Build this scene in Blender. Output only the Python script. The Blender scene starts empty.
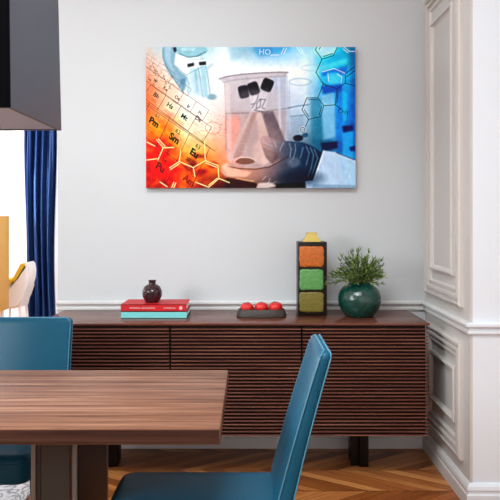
import bpy, bmesh, math, random
import numpy as np
from mathutils import Vector, Matrix

random.seed(7)
S = bpy.context.scene
COL = S.collection
PI = math.pi

# ------------------------------------------------------------------ camera
EYE = 1.36
F = 624.0
cam = bpy.data.objects.new('camera', bpy.data.cameras.new('camera'))
COL.objects.link(cam)
cam.location = (0, 0, EYE)
cam.rotation_euler = (PI / 2, 0, 0)
cam.data.sensor_width = 36
cam.data.lens = F / 500 * 36
cam.data.shift_y = -34 / 500
cam.data.clip_end = 60
S.camera = cam

# ------------------------------------------------------------------ world, light, exposure
w = bpy.data.worlds.new('world')
S.world = w
w.use_nodes = True
bg = w.node_tree.nodes['Background']
bg.inputs[0].default_value = (0.93, 0.97, 1.0, 1)
bg.inputs[1].default_value = 1.3


def area(name, loc, target, sx, sy, power, color=(1, 1, 1)):
    l = bpy.data.lights.new(name, 'AREA')
    l.shape = 'RECTANGLE'
    l.size, l.size_y = sx, sy
    l.energy = power
    l.color = color
    o = bpy.data.objects.new(name, l)
    COL.objects.link(o)
    o.location = loc
    d = Vector(target) - Vector(loc)
    o.rotation_euler = d.to_track_quat('-Z', 'Y').to_euler()
    return o


COOL = (0.90, 0.975, 1.0)
area('daylight_left_window', (-3.36, 0.75, 2.05), (0.0, 2.1, 1.75), 2.0, 1.5, 170, COOL)
area('rear_fill_light', (0.9, -2.52, 1.9), (0.7, 3.0, 1.5), 1.8, 1.5, 12, COOL)  # added fill lamp behind the camera, no window known there
area('ceiling_light_panel', (-0.35, 1.45, 2.97), (-0.35, 1.6, 0.0), 1.2, 0.9, 60, COOL)
area('far_room_fill', (-5.12, 6.0, 1.7), (-1.6, 5.4, 1.2), 2.4, 2.2, 240, (0.96, 0.98, 1.0))  # lamp added at the far room's side to streak the curtain with light

S.view_settings.view_transform = 'Standard'
S.view_settings.look = 'None'
S.view_settings.gamma = 1
S.view_settings.use_curve_mapping = False
S.view_settings.exposure = 0.06
S.cycles.use_denoising = True
S.cycles.max_bounces = 8

# ------------------------------------------------------------------ materials


def srgb(r, g, b):
    f = lambda c: (c / 255 / 12.92) if c / 255 <= 0.04045 else ((c / 255 + 0.055) / 1.055) ** 2.4
    return (f(r), f(g), f(b), 1)


def mat(name, color, rough=0.5, metal=0.0, spec=0.5, coat=0.0, var=0.0, vscale=8, bump=0.0, bscale=200, trans=0.0, sheen=0.0):
    m = bpy.data.materials.new(name)
    m.use_nodes = True
    nt = m.node_tree
    p = nt.nodes['Principled BSDF']
    p.inputs['Base Color'].default_value = color
    p.inputs['Roughness'].default_value = rough
    p.inputs['Metallic'].default_value = metal
    p.inputs['Specular IOR Level'].default_value = spec
    p.inputs['Coat Weight'].default_value = coat
    p.inputs['Transmission Weight'].default_value = trans
    p.inputs['Sheen Weight'].default_value = sheen
    tc = nt.nodes.new('ShaderNodeTexCoord')
    if var:
        n = nt.nodes.new('ShaderNodeTexNoise')
        n.inputs['Scale'].default_value = vscale
        n.inputs['Detail'].default_value = 4
        nt.links.new(tc.outputs['Object'], n.inputs['Vector'])
        mx = nt.nodes.new('ShaderNodeMix')
        mx.data_type = 'RGBA'
        mx.inputs[6].default_value = tuple(c * (1 - var) for c in color[:3]) + (1,)
        mx.inputs[7].default_value = tuple(min(1, c * (1 + var)) for c in color[:3]) + (1,)
        nt.links.new(n.outputs['Fac'], mx.inputs[0])
        nt.links.new(mx.outputs[2], p.inputs['Base Color'])
    if bump:
        n = nt.nodes.new('ShaderNodeTexNoise')
        n.inputs['Scale'].default_value = bscale
        n.inputs['Detail'].default_value = 3
        nt.links.new(tc.outputs['Object'], n.inputs['Vector'])
        b = nt.nodes.new('ShaderNodeBump')
        b.inputs['Strength'].default_value = bump
        b.inputs['Distance'].default_value = 0.002
        nt.links.new(n.outputs['Fac'], b.inputs['Height'])
        nt.links.new(b.outputs['Normal'], p.inputs['Normal'])
    return m


def wood(name, dark, mid, light, scale=(1.2, 22, 22), rough=0.35, spec=0.5, coat=0.0):
    """straight grained timber, grain along object X"""
    m = bpy.data.materials.new(name)
    m.use_nodes = True
    nt = m.node_tree
    p = nt.nodes['Principled BSDF']
    tc = nt.nodes.new('ShaderNodeTexCoord')
    mp = nt.nodes.new('ShaderNodeMapping')
    mp.inputs['Scale'].default_value = scale
    nt.links.new(tc.outputs['Object'], mp.inputs['Vector'])
    n = nt.nodes.new('ShaderNodeTexNoise')
    n.inputs['Scale'].default_value = 1.6
    n.inputs['Detail'].default_value = 7
    n.inputs['Roughness'].default_value = 0.62
    n.inputs['Distortion'].default_value = 0.35
    nt.links.new(mp.outputs['Vector'], n.inputs['Vector'])
    r = nt.nodes.new('ShaderNodeValToRGB')
    e = r.color_ramp.elements
    e[0].position, e[0].color = 0.3, dark
    e[1].position, e[1].color = 0.72, light
    x = e.new(0.5)
    x.color = mid
    nt.links.new(n.outputs['Fac'], r.inputs['Fac'])
    nt.links.new(r.outputs['Color'], p.inputs['Base Color'])
    p.inputs['Roughness'].default_value = rough
    p.inputs['Specular IOR Level'].default_value = spec
    p.inputs['Coat Weight'].default_value = coat
    return m


def chevron_floor():
    m = bpy.data.materials.new('chevron_parquet')
    m.use_nodes = True
    nt = m.node_tree
    L = nt.links.new
    p = nt.nodes['Principled BSDF']

    def M(op, a, b=None, c=None):
        n = nt.nodes.new('ShaderNodeMath')
        n.operation = op
        for i, v in enumerate((a, b, c)):
            if v is None:
                continue
            if isinstance(v, (int, float)):
                n.inputs[i].default_value = v
            else:
                L(v, n.inputs[i])
        return n.outputs[0]
    tc = nt.nodes.new('ShaderNodeTexCoord')
    sp = nt.nodes.new('ShaderNodeSeparateXYZ')
    L(tc.outputs['Object'], sp.inputs[0])
    X, Y = sp.outputs[0], sp.outputs[1]
    CW, BW = 0.255, 0.105          # column width, board width measured along the column
    u = M('DIVIDE', M('ADD', Y, 20 + 0.119), CW)      # columns run left to right, boards zigzag towards the viewer
    col = M('FLOOR', u)
    fu = M('FRACT', u)
    par = M('MODULO', col, 2)
    sgn = M('SUBTRACT', M('MULTIPLY', par, 2), 1)
    v = M('DIVIDE', M('ADD', M('ADD', X, 20), M('MULTIPLY', M('MULTIPLY', M('SUBTRACT', fu, 0.5), sgn), CW * 1.7)), BW)
    board = M('FLOOR', v)
    fv = M('FRACT', v)
    cmb = nt.nodes.new('ShaderNodeCombineXYZ')
    L(col, cmb.inputs[0])
    L(board, cmb.inputs[1])
    wn = nt.nodes.new('ShaderNodeTexWhiteNoise')
    L(cmb.outputs[0], wn.inputs['Vector'])
    # grain coordinates along the board
    g = nt.nodes.new('ShaderNodeCombineXYZ')
    L(M('MULTIPLY', v, 6.0), g.inputs[0])
    L(M('ADD', M('MULTIPLY', fu, 0.9), M('MULTIPLY', wn.outputs['Value'], 30)), g.inputs[1])
    L(M('MULTIPLY', col, 3.3), g.inputs[2])
    n = nt.nodes.new('ShaderNodeTexNoise')
    n.inputs['Scale'].default_value = 2.2
    n.inputs['Detail'].default_value = 5
    n.inputs['Roughness'].default_value = 0.6
    L(g.outputs[0], n.inputs['Vector'])
    fac = M('ADD', M('MULTIPLY', wn.outputs['Value'], 0.34), M('MULTIPLY', n.outputs['Fac'], 0.8))
    r = nt.nodes.new('ShaderNodeValToRGB')
    e = r.color_ramp.elements
    e[0].position, e[0].color = 0.3, srgb(100, 48, 20)
    e[1].position, e[1].color = 0.85, srgb(226, 156, 90)
    x = e.new(0.55)
    x.color = srgb(166, 94, 44)
    L(fac, r.inputs['Fac'])
    edge = M('MINIMUM', M('MULTIPLY', M('MINIMUM', fv, M('SUBTRACT', 1, fv)), BW),
             M('MULTIPLY', M('MINIMUM', fu, M('SUBTRACT', 1, fu)), CW))
    seam = M('LESS_THAN', edge, 0.0022)
    mx = nt.nodes.new('ShaderNodeMix')
    mx.data_type = 'RGBA'
    L(seam, mx.inputs[0])
    L(r.outputs['Color'], mx.inputs[6])
    mx.inputs[7].default_value = srgb(62, 30, 14)
    L(mx.outputs[2], p.inputs['Base Color'])
    p.inputs['Roughness'].default_value = 0.33
    p.inputs['Specular IOR Level'].default_value = 0.4
    return m


WALL = srgb(204, 207, 210)
M_wall = mat('wall_paint', WALL, 0.75, var=0.01, vscale=3, bump=0.03, bscale=150)
M_trimgrey = mat('trim_paint_grey', srgb(218, 217, 217), 0.4, var=0.01)
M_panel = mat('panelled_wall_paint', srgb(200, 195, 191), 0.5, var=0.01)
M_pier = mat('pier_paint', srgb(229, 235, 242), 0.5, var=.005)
M_white = mat('white_paint', srgb(246, 246, 247), 0.5, var=0.005)
M_ceil = mat('ceiling_paint', srgb(245, 245, 243), 0.8, var=0.01)
M_floor = chevron_floor()
M_walnut = wood('red_walnut', srgb(72, 34, 25), srgb(98, 52, 38), srgb(124, 74, 56), (1.0, 30, 30), 0.26, 0.6)
M_walnut_in = mat('walnut_core_gap_shade', srgb(34, 14, 10), 0.7, spec=.2, var=0.1)  # core walnut darkened to paint the shade in the slat gaps
M_slat = wood('slat_walnut', srgb(76, 36, 28), srgb(106, 58, 44), srgb(140, 88, 70), (1.5, 40, 40), 0.38)
M_table = wood('smoked_walnut', srgb(82, 47, 34), srgb(124, 82, 61), srgb(168, 126, 100), (0.9, 26, 26), 0.4, 0.22)
M_edge_shade = wood('walnut_edge_shade', srgb(44, 25, 20), srgb(62, 37, 29), srgb(84, 54, 43), (0.9, 26, 26), 0.4, .3)  # walnut darkened to paint the shade on the table's front edge
M_black = mat('black_lacquer', srgb(17, 14, 13), 0.4, spec=0.2, var=0.1)
M_teal = mat('teal_leather', srgb(14, 78, 104), 0.4, spec=0.2, var=0.06, vscale=5, bump=0.15, bscale=260)
M_teal2 = mat('teal_piping', srgb(64, 126, 152), 0.4, var=0.05)
M_lamp = mat('charcoal_lacquer', srgb(62, 63, 74), 0.5, var=0.08, vscale=14, bump=0.05, bscale=90)
M_lampbase = mat('underside_bounce_light', srgb(158, 182, 216), 0.5, var=0.05)  # lamp underside painted paler for light bouncing off the table
M_lampfront = mat('lamp_front_in_shade', srgb(10, 10, 12), 0.9, spec=0.0, var=.05)  # charcoal front painted near black for the shade on it
M_bronze = mat('bronze_panel', srgb(40, 37, 34), 0.55, metal=0.1, var=0.06, vscale=6)
M_steel = mat('brushed_trim', srgb(104, 96, 90), 0.4, metal=0.4, var=0.05)
M_dpanel = mat('dark_brown_panel', srgb(36, 22, 22), 0.5, var=0.1)
M_curtain = mat('blue_satin', srgb(50, 86, 148), 0.24, metal=0.6, spec=0.7, var=0.08, vscale=6)
M_ochre = mat('ochre_wood', srgb(206, 160, 74), 0.5, var=0.06, vscale=5)
M_yellow = mat('mustard_cloth', srgb(226, 184, 40), 0.8, var=0.05)
M_shell = mat('white_shell', srgb(240, 240, 242), 0.35, var=0.01)
M_glass = bpy.data.materials.new('window_glass')
M_glass.use_nodes = True
_n = M_glass.node_tree
_t, _g, _m = _n.nodes.new('ShaderNodeBsdfTransparent'), _n.nodes.new('ShaderNodeBsdfGlossy'), _n.nodes.new('ShaderNodeMixShader')
_g.inputs['Roughness'].default_value = 0.02
_m.inputs[0].default_value = 0.06
_n.links.new(_t.outputs[0], _m.inputs[1])
_n.links.new(_g.outputs[0], _m.inputs[2])
_n.links.new(_m.outputs[0], _n.nodes['Material Output'].inputs['Surface'])
M_rug = None

# ------------------------------------------------------------------ mesh helpers


def link(name, me, parent=None, m=None):
    o = bpy.data.objects.new(name, me)
    COL.objects.link(o)
    if parent:
        o.parent = parent
    if m:
        me.materials.append(m)
    return o


def obj(name, bm, m, parent=None, smooth=False, angle=40):
    bmesh.ops.recalc_face_normals(bm, faces=bm.faces)
    me = bpy.data.meshes.new(name)
    if smooth:
        for f in bm.faces:
            f.smooth = True
        for e in bm.edges:
            if len(e.link_faces) == 2 and e.calc_face_angle(0) > math.radians(angle):
                e.smooth = False
    bm.to_mesh(me)
    bm.free()
    return link(name, me, parent, m)


def empty(name, loc, label, cat, group=None):
    o = bpy.data.objects.new(name, None)
    o.empty_display_size = 0.05
    COL.objects.link(o)
    o.location = loc
    return tag(o, label, cat, group)


def tag(o, label, cat, group=None):
    o['label'] = label
    o['category'] = cat
    if group:
        o['group'] = group
    return o


def struct(o):
    o['kind'] = 'structure'
    return o


def box(bm, x0, x1, y0, y1, z0, z1, bevel=0.0, seg=2):
    r = bmesh.ops.create_cube(bm, size=1)
    vs = r['verts']
    for v in vs:
        v.co = Vector((x0 + (v.co.x + .5) * (x1 - x0), y0 + (v.co.y + .5) * (y1 - y0), z0 + (v.co.z + .5) * (z1 - z0)))
    if bevel:
        es = {e for v in vs for e in v.link_edges}
        bmesh.ops.bevel(bm, geom=list(es), offset=bevel, segments=seg, affect='EDGES', profile=0.5)
    return vs


def boxobj(name, dims, m, parent=None, bevel=0.0, seg=2):
    bm = bmesh.new()
    box(bm, *dims, bevel=bevel, seg=seg)
    return obj(name, bm, m, parent, smooth=bevel > 0)


def lathe(bm, prof, n=48, cx=0, cy=0, z0=0, sx=1, sy=1):
    rings = []
    for r, z in prof:
        if r < 1e-6:
            rings.append([bm.verts.new((cx, cy, z0 + z))])
        else:
            rings.append([bm.verts.new((cx + sx * r * math.cos(2 * PI * k / n), cy + sy * r * math.sin(2 * PI * k / n), z0 + z)) for k in range(n)])
    for a, b in zip(rings, rings[1:]):
        for k in range(n):
            k2 = (k + 1) % n
            if len(a) == 1 and len(b) == 1:
                continue
            if len(a) == 1:
                bm.faces.new((a[0], b[k], b[k2]))
            elif len(b) == 1:
                bm.faces.new((a[k], a[k2], b[0]))
            else:
                bm.faces.new((a[k], a[k2], b[k2], b[k]))


def tube(bm, pts, r, n=8, closed=False, radii=None):
    pts = [Vector(p) for p in pts]
    N = len(pts)
    rings = []
    for i, p in enumerate(pts):
        a = pts[(i - 1) % N] if (closed or i > 0) else p
        b = pts[(i + 1) % N] if (closed or i < N - 1) else p
        t = (b - a).normalized()
        up = Vector((0, 0, 1)) if abs(t.z) < 0.9 else Vector((0, 1, 0))
        s = t.cross(up).normalized()
        q = s.cross(t).normalized()
        rr = radii[i] if radii else r
        rings.append([bm.verts.new(p + rr * (math.cos(2 * PI * k / n) * s + math.sin(2 * PI * k / n) * q)) for k in range(n)])
    rng = range(N) if closed else range(N - 1)
    for i in rng:
        a, b = rings[i], rings[(i + 1) % N]
        for k in range(n):
            bm.faces.new((a[k], a[(k + 1) % n], b[(k + 1) % n], b[k]))
    if not closed:
        bm.faces.new(rings[0][::-1])
        bm.faces.new(rings[-1])


# ------------------------------------------------------------------ setting
XR, YB, YF = 1.03, 3.67, 2.92        # panelled wall, back wall, face of the pier
XL = -1.13                           # free end of the back wall
HC = 3.0
struct(boxobj('floor', (-5.2, 2.6, -2.6, 8.0, -0.1, 0), M_floor))
struct(boxobj('ceiling', (-5.2, 2.6, -2.6, 8.0, HC, HC + 0.1), M_ceil))
struct(boxobj('wall_back', (XL, XR, YB, YB + 0.15, 0, HC), M_wall))
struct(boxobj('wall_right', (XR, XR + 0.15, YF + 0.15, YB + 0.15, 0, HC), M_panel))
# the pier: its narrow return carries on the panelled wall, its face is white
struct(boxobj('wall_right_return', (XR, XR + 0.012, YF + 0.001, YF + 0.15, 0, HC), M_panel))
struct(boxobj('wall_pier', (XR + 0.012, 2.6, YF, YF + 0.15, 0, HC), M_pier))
struct(boxobj('wall_side', (2.45, 2.6, -2.6, YF, 0, HC), M_white))
struct(boxobj('wall_left', (-3.55, -3.4, -2.6, YB + .15, 0, HC), M_white))
struct(boxobj('wall_rear', (-3.55, 2.6, -2.75, -2.6, 0, HC), M_white))
struct(boxobj('wall_far_left', (-5.35, -5.2, YB, 7.85, 0, HC), M_white))
struct(boxobj('wall_back_left', (-5.35, -3.55, YB, YB + .15, 0, HC), M_white))
struct(boxobj('wall_passage', (-0.95, -0.8, YB + 0.15, 7.7, 0, HC), M_white))

# far wall with its tall window
WX0, WX1, WZ0, WZ1 = -4.75, -2.86, 0.1, 2.6
bm = bmesh.new()
box(bm, WX1, -0.8, 7.7, 7.85, 0, HC)
box(bm, -5.2, WX0, 7.7, 7.85, 0, HC)
box(bm, WX0, WX1, 7.7, 7.85, WZ1, HC)
box(bm, WX0, WX1, 7.7, 7.85, 0, WZ0)
struct(obj('wall_far', bm, M_white))
win = bpy.data.objects.new('window_1', None)
COL.objects.link(win)
win.location = ((WX0 + WX1) / 2, 7.75, WZ0)
win['kind'] = 'structure'
hw, hh = (WX1 - WX0) / 2, WZ1 - WZ0
bm = bmesh.new()
for a, b, c, d in ((-hw, -hw + .07, 0, hh), (hw - .07, hw, 0, hh), (-.05, .05, .08, hh - .08), (-hw + .07, hw - .07, 0, .08), (-hw + .07, hw - .07, hh - .08, hh)):
    box(bm, a, b, -.03, .03, c, d)
obj('window_frame', bm, M_white, win)
bm = bmesh.new()
box(bm, -hw + .07, -.05, -.004, .004, .08, hh - .08)
box(bm, .05, hw - .07, -.004, .004, .08, hh - .08)
obj('window_pane', bm, M_glass, win)




def lamp_frame(name, loc, rotz, w_, h_):  # bare frame added around an area lamp, no opening behind it
    t = bpy.data.objects.new(name, None)
    COL.objects.link(t)
    t.location = loc
    t.rotation_euler = (0, 0, rotz)
    t['kind'] = 'structure'
    bm = bmesh.new()
    f = .09
    for a in ((-w_ / 2 - f, -w_ / 2, 0, .05, -f, h_ + f), (w_ / 2, w_ / 2 + f, 0, .05, -f, h_ + f), (-w_ / 2, w_ / 2, 0, .05, -f, 0), (-w_ / 2, w_ / 2, 0, .05, h_, h_ + f)):
        box(bm, *a)
    obj('window_frame', bm, M_white, t)


lamp_frame('window_2', (-3.4, .75, 1.25), -PI / 2, 2.1, 1.6)
lamp_frame('rear_fill_frame', (.9, -2.6, 1.1), 0, 1.9, 1.6)  # unseen frame added to go with the rear fill lamp
lamp_frame('far_fill_frame', (-5.2, 6.0, .55), -PI / 2, 2.5, 2.3)  # unseen frame added to go with the far room's fill lamp


def sweep_path(names, mats, path, prof):
    """prof: list of (protrusion, z). path in plan; the room lies on the right hand of the direction of travel."""
    P = [Vector(p) for p in path]
    segn = []
    for a, b in zip(P, P[1:]):
        d = (b - a).normalized()
        segn.append(Vector((d.y, -d.x)))
    offs = []
    for i in range(len(P)):
        if i == 0:
            offs.append(segn[0])
        elif i == len(P) - 1:
            offs.append(segn[-1])
        else:
            n1, n2 = segn[i - 1], segn[i]
            offs.append((n1 + n2) / (1 + n1.dot(n2)))
    out = []
    for i in range(len(P) - 1):
        bm = bmesh.new()
        rings = []
        for j in (i, i + 1):
            rings.append([bm.verts.new((P[j].x + offs[j].x * q, P[j].y + offs[j].y * q, z)) for q, z in prof])
        for k in range(len(prof)):
            k2 = (k + 1) % len(prof)
            bm.faces.new((rings[0][k], rings[0][k2], rings[1][k2], rings[1][k]))
        bm.faces.new(rings[0])
        bm.faces.new(rings[1][::-1])
        out.append(struct(obj(names[i], bm, mats[i])))
    return out


path = [(XL, YB), (XR, YB), (XR, YF), (2.45, YF)]
rail = [(0, 0.806), (0.010, 0.806), (0.014, 0.812), (0.014, 0.822), (0.008, 0.826), (0.008, 0.834), (0.02, 0.840), (0.026, 0.846), (0.026, 0.856), (0.018, 0.862), (0, 0.862)]
sweep_path(['trim_1', 'trim_2', 'trim_3'], [M_trimgrey, M_trimgrey, M_pier], path, rail)
base = [(0, 0), (0.022, 0), (0.022, 0.06), (0.017, 0.066), (0.017, 0.078), (0.021, 0.084), (0.017, 0.1), (0.008, 0.112), (0, 0.112)]
sweep_path(['baseboard_back', 'baseboard_right', 'baseboard_pier'], [M_trimgrey, M_trimgrey, M_pier], path, base)


M_frame = mat('frame_moulding_paint', srgb(206, 199, 194), 0.45, var=.01)


def wall_frame(name, y0, y1, z0, z1, prof, m=M_frame):
    """mitred moulding on the panelled wall; prof: (inset, protrusion)"""
    bm = bmesh.new()
    rings = []
    for ins, pr in prof:
        rings.append([bm.verts.new((XR - pr, y, z)) for y, z in
                      ((y0 + ins, z0 + ins), (y1 - ins, z0 + ins), (y1 - ins, z1 - ins), (y0 + ins, z1 - ins))])
    for a, b in zip(rings, rings[1:]):
        for k in range(4):
            bm.faces.new((a[k], a[(k + 1) % 4], b[(k + 1) % 4], b[k]))
    return struct(obj(name, bm, m))


OUT = [(0, -.001), (0, .016), (.010, .024), (.018, .024), (.020, .007), (.036, .007), (.040, .021), (.052, .021), (.054, .005), (.068, .005), (.072, .014), (.082, .014), (.09, -.001)]
INN = [(0, -.001), (0, .014), (.006, .020), (.016, .020), (.020, .009), (.03, -.001)]
wall_frame('trim_4', 3.01, 3.62, 0.918, 2.60, OUT)
wall_frame('trim_5', 3.14, 3.52, 1.06, 2.44, INN)
wall_frame('trim_6', 3.01, 3.62, 0.18, 0.752, OUT)
wall_frame('trim_7', 3.105, 3.535, 0.33, 0.61, INN)

# ------------------------------------------------------------------ sideboard
SX0, SX1, SY0, SY1, SZ0, SZ1 = -1.087, 0.917, 3.2, 3.65, 0.227, 0.81
sb = empty('sideboard', ((SX0 + SX1) / 2, (SY0 + SY1) / 2, 0), 'long reddish walnut sideboard with three slatted doors against the wall', 'sideboard')
cx, cy = sb.location.x, sb.location.y


def L(d):
    return (d[0] - cx, d[1] - cx, d[2] - cy, d[3] - cy, d[4], d[5])


boxobj('top', L((SX0, SX1 + 0.004, SY0 - 0.004, SY1, SZ1 - 0.011, SZ1)), M_walnut, sb, 0.0015)
boxobj('carcass', L((SX0 + .012, SX1 - .014, SY0 + .032, SY1 - .004, SZ0 + .006, SZ1 - .011)), M_walnut_in, sb)
edges = [SX0 + 0.004, -0.410, 0.2665, SX1 - 0.002]
for i in range(3):
    bm = bmesh.new()
    a, b = edges[i] + (0.005 if i else 0), edges[i + 1] - (0.005 if i < 2 else 0)
    box(bm, *L((a, b - (0.012 if i == 2 else 0), SY0 + .0145, SY0 + .031, SZ0, SZ1 - .014)))
    for f in bm.faces:
        f.material_index = 1  # backing behind the slats, gap shade put into its colour
    pitch = 0.01815
    nz = 31
    for k in range(nz):
        z = SZ0 + 0.004 + k * pitch
        # louvre with a sloping upper face
        y0, y1 = SY0 - cy, SY0 + .015 - cy
        vs = [bm.verts.new((x - cx, y, zz)) for x in (a, b) for y, zz in
              ((y1, z), (y0 + .001, z), (y0, z + .001), (y0, z + .0045), (y0 + .001, z + .0055), (y1, z + .0055))]
        n = 6
        for q in range(n):
            q2 = (q + 1) % n
            bm.faces.new((vs[q], vs[q2], vs[n + q2], vs[n + q]))
        bm.faces.new(vs[:n][::-1])
        bm.faces.new(vs[n:])
    o = obj('door', bm, M_slat, sb)
    o.data.materials.append(M_walnut_in)
for fx in (-0.813, 0.551):
    bm = bmesh.new()
    box(bm, *L((fx, fx + .045, 3.395, 3.50, 0, SZ0 + .006)), bevel=.003)
    box(bm, *L((fx + .044, fx + .092, 3.38, 3.50, 0, SZ0 + .006)), bevel=.003)
    obj('foot', bm, M_black, sb, True)

# ------------------------------------------------------------------ dining table
TX0, TX1, TY0, TY1 = -1.80, -0.085, 1.792, 2.475
tb = empty('dining_table', ((TX0 + TX1) / 2, (TY0 + TY1) / 2, 0), 'brown walnut dining table with a dark panelled pedestal in front', 'table')
cx, cy = tb.location.x, tb.location.y
bm = bmesh.new()
box(bm, *L((TX0, TX1, TY0, TY1, 0.701, 0.75)), bevel=0.006)
obj('tabletop', bm, M_table, tb, True)
o = boxobj('edge_shade_band', L((TX0 + .004, TX1 - .004, TY0 - .0012, TY0 + .002, .7055, .7455)), M_edge_shade, tb)  # slab added so the table's front edge reads as shaded
o['label'] = 'added front edge slab, shade in its colour'
boxobj('edge_shade_band', L((TX0 + .004, TX1 - .004, TY1 - .002, TY1 + .0012, .7055, .7455)), M_edge_shade, tb)
for s, (px0, px1) in enumerate(((-0.667, -0.527), (-1.48, -1.34))):
    ped = boxobj('pedestal', L((px0 + .004, px1 - .004, 1.905, 2.315, 0, 0.701)), M_bronze, tb)
    boxobj('side_panel', L((px1 - .005, px1 - .001, 1.925, 2.295, 0.01, 0.699)), M_dpanel, ped)
    boxobj('side_panel', L((px0 + .001, px0 + .005, 1.925, 2.295, 0.01, 0.699)), M_dpanel, ped)
    for x in (px0, px1 - .014):
        for y in (1.899, 2.307):
            boxobj('corner_trim', L((x, x + .014, y, y + .014, 0, 0.700)), M_steel, ped, 0.002)
    bm = bmesh.new()
    box(bm, *L((px0 + .0225, px0 + .0265, 1.9025, 1.906, 0, 0.700)))
    box(bm, *L((px1 - .0265, px1 - .0225, 1.9025, 1.906, 0, 0.700)))
    obj('groove', bm, M_dpanel, ped)

# ------------------------------------------------------------------ chairs


def chair(name, label, top, depth=0.53, width=0.42, group='teal dining chairs'):
    """built facing local -Y, origin on the floor under the middle of the seat"""
    t = empty(name, (0, 0, 0), label, 'chair', group)
    hw = width / 2
    yf, yb = -depth / 2, depth / 2
    sz0, sz1 = 0.356, 0.468

    # seat cushion: rounded plan, crowned top
    bm = bmesh.new()
    nx, ny = 18, 22
    fullr = 0.055

    def plan(u, v):  # u,v in -1..1 -> rounded rectangle mapping
        x, y = u * hw, v * (yb - 0.05 - yf) / 2 + (yf + yb - 0.05) / 2
        return x, y
    # superellipse style ring stack
    y_c, hl = (yf + yb - 0.03) / 2, (yb - 0.03 - yf) / 2

    def ring(inset, z):
        vs = []
        r = max(fullr - inset, 0.006)
        a, b = hw - inset, hl - inset
        for qx, qy, st in ((1, 1, 0), (-1, 1, 1), (-1, -1, 2), (1, -1, 3)):
            for k in range(7):
                th = (st + k / 6) * PI / 2
                vs.append(bm.verts.new((qx * (a - r) + r * math.cos(th), y_c + qy * (b - r) + r * math.sin(th), z)))
        return vs
    prof = [(0.035, sz0), (0.012, sz0 + .003), (0.002, sz0 + .012), (0, sz0 + .03), (0, sz1 - .032), (0.003, sz1 - .018),
            (0.012, sz1 - .007), (0.028, sz1 - .001), (0.06, sz1 + .002), (0.11, sz1 + .004)]
    rings = [ring(i, z) for i, z in prof]
    for a, b in zip(rings, rings[1:]):
        n = len(a)
        for k in range(n):
            bm.faces.new((a[k], a[(k + 1) % n], b[(k + 1) % n], b[k]))
    bm.faces.new(rings[0][::-1])
    bm.faces.new(rings[-1])
    seat = obj('seat', bm, M_teal, t, True, 60)
    bm = bmesh.new()
    n = len(rings[0]) if False else 28
    ptsr = []
    for qx, qy, st in ((1, 1, 0), (-1, 1, 1), (-1, -1, 2), (1, -1, 3)):
        for k in range(7):
            th = (st + k / 6) * PI / 2
            r = fullr
            ptsr.append((qx * (hw - r) + r * math.cos(th), y_c + qy * (hl - r) + r * math.sin(th), sz1 - .03))
    tube(bm, ptsr, 0.0028, 6, closed=True)
    obj('piping', bm, M_teal, seat, True)

    # backrest: slab lofted up a leaning, slightly curved line
    bz0 = 0.40

    def lean(z):  # y of front face at height z
        return yb - 0.075 + (z - 0.47) * 0.255 + 0.02 * ((z - 0.47) / 0.5) ** 2 + cap(z)

    def half(z):   # half width, with rounded top corners
        r = 0.026
        d = z - (top - r)
        h = hw - 0.012 * max(0, (z - 0.47)) / 0.5
        return h if d <= 0 else h - r + math.sqrt(max(0, r * r - d * d))

    def cap(z):
        d = max(0, z - (top - 0.026)) / 0.026
        return 0.011 * (1 - math.sqrt(max(0, 1 - d * d)))

    def thick(z):
        return 0.052 - 0.014 * max(0, (z - 0.5)) / 0.48 - 2 * cap(z)
    zs = [bz0 + (top - 0.027 - bz0) * k / 16 for k in range(17)] + [top - 0.026 + 0.026 * math.sin(PI / 2 * k / 7) for k in range(1, 7)] + [top - 0.0003]
    bm = bmesh.new()
    loops = []
    for z in zs:
        h, th, y = half(z), thick(z), lean(z)
        e = min(0.012, th * .45)
        pts = [(-h + e, y), (-h + e * .3, y + e * .3), (-h, y + e), (-h, y + th - e), (-h + e * .3, y + th - e * .3), (-h + e, y + th),
               (h - e, y + th), (h - e * .3, y + th - e * .3), (h, y + th - e), (h, y + e), (h - e * .3, y + e * .3), (h - e, y)]
        loops.append([bm.verts.new((a, b, z)) for a, b in pts])
    for a, b in zip(loops, loops[1:]):
        n = len(a)
        for k in range(n):
            bm.faces.new((a[k], a[(k + 1) % n], b[(k + 1) % n], b[k]))
    bm.faces.new(loops[0][::-1])
    bm.faces.new(loops[-1])
    back = obj('backrest', bm, M_teal, t, True, 60)
    for rear in (0, 1):
        bm = bmesh.new()
        pts = []
        zz = [z for z in zs if z > 0.46]
        for z in zz:
            pts.append((-half(z) + .002, lean(z) + (thick(z) - .003 if rear else .003), z))
        for z in reversed(zz):
            pts.append((half(z) - .002, lean(z) + (thick(z) - .003 if rear else .003), z))
        tube(bm, pts, 0.0026, 6)
        obj('piping', bm, M_teal2, back, True)
    for sx in (-1, 1):
        for sy in (-1, 1):
            bm = bmesh.new()
            bx, by = sx * (hw - 0.024), (yf + 0.15 if sy < 0 else yb - 0.09)
            lathe(bm, [(0, 0), (.012, 0), (.013, .01), (.02, sz0 - .04), (.021, sz0 + .002), (0, sz0 + .002)], 14, bx, by)
            obj('leg', bm, M_black, t, True)
    return t


c1 = chair('dining_chair', 'teal leather dining chair in front, seen side on, seat under the table end', 0.948, 0.60, 0.325)
c1.rotation_euler = (0, 0, -PI / 2)   # faces the table end, -X
c1.location = (-0.150, 2.04, 0)
c2 = chair('dining_chair', 'teal leather dining chair beyond the table, facing us with its back before the curtain', 0.884, 0.55)
c2.location = (-1.033, 2.585, 0)

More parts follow.
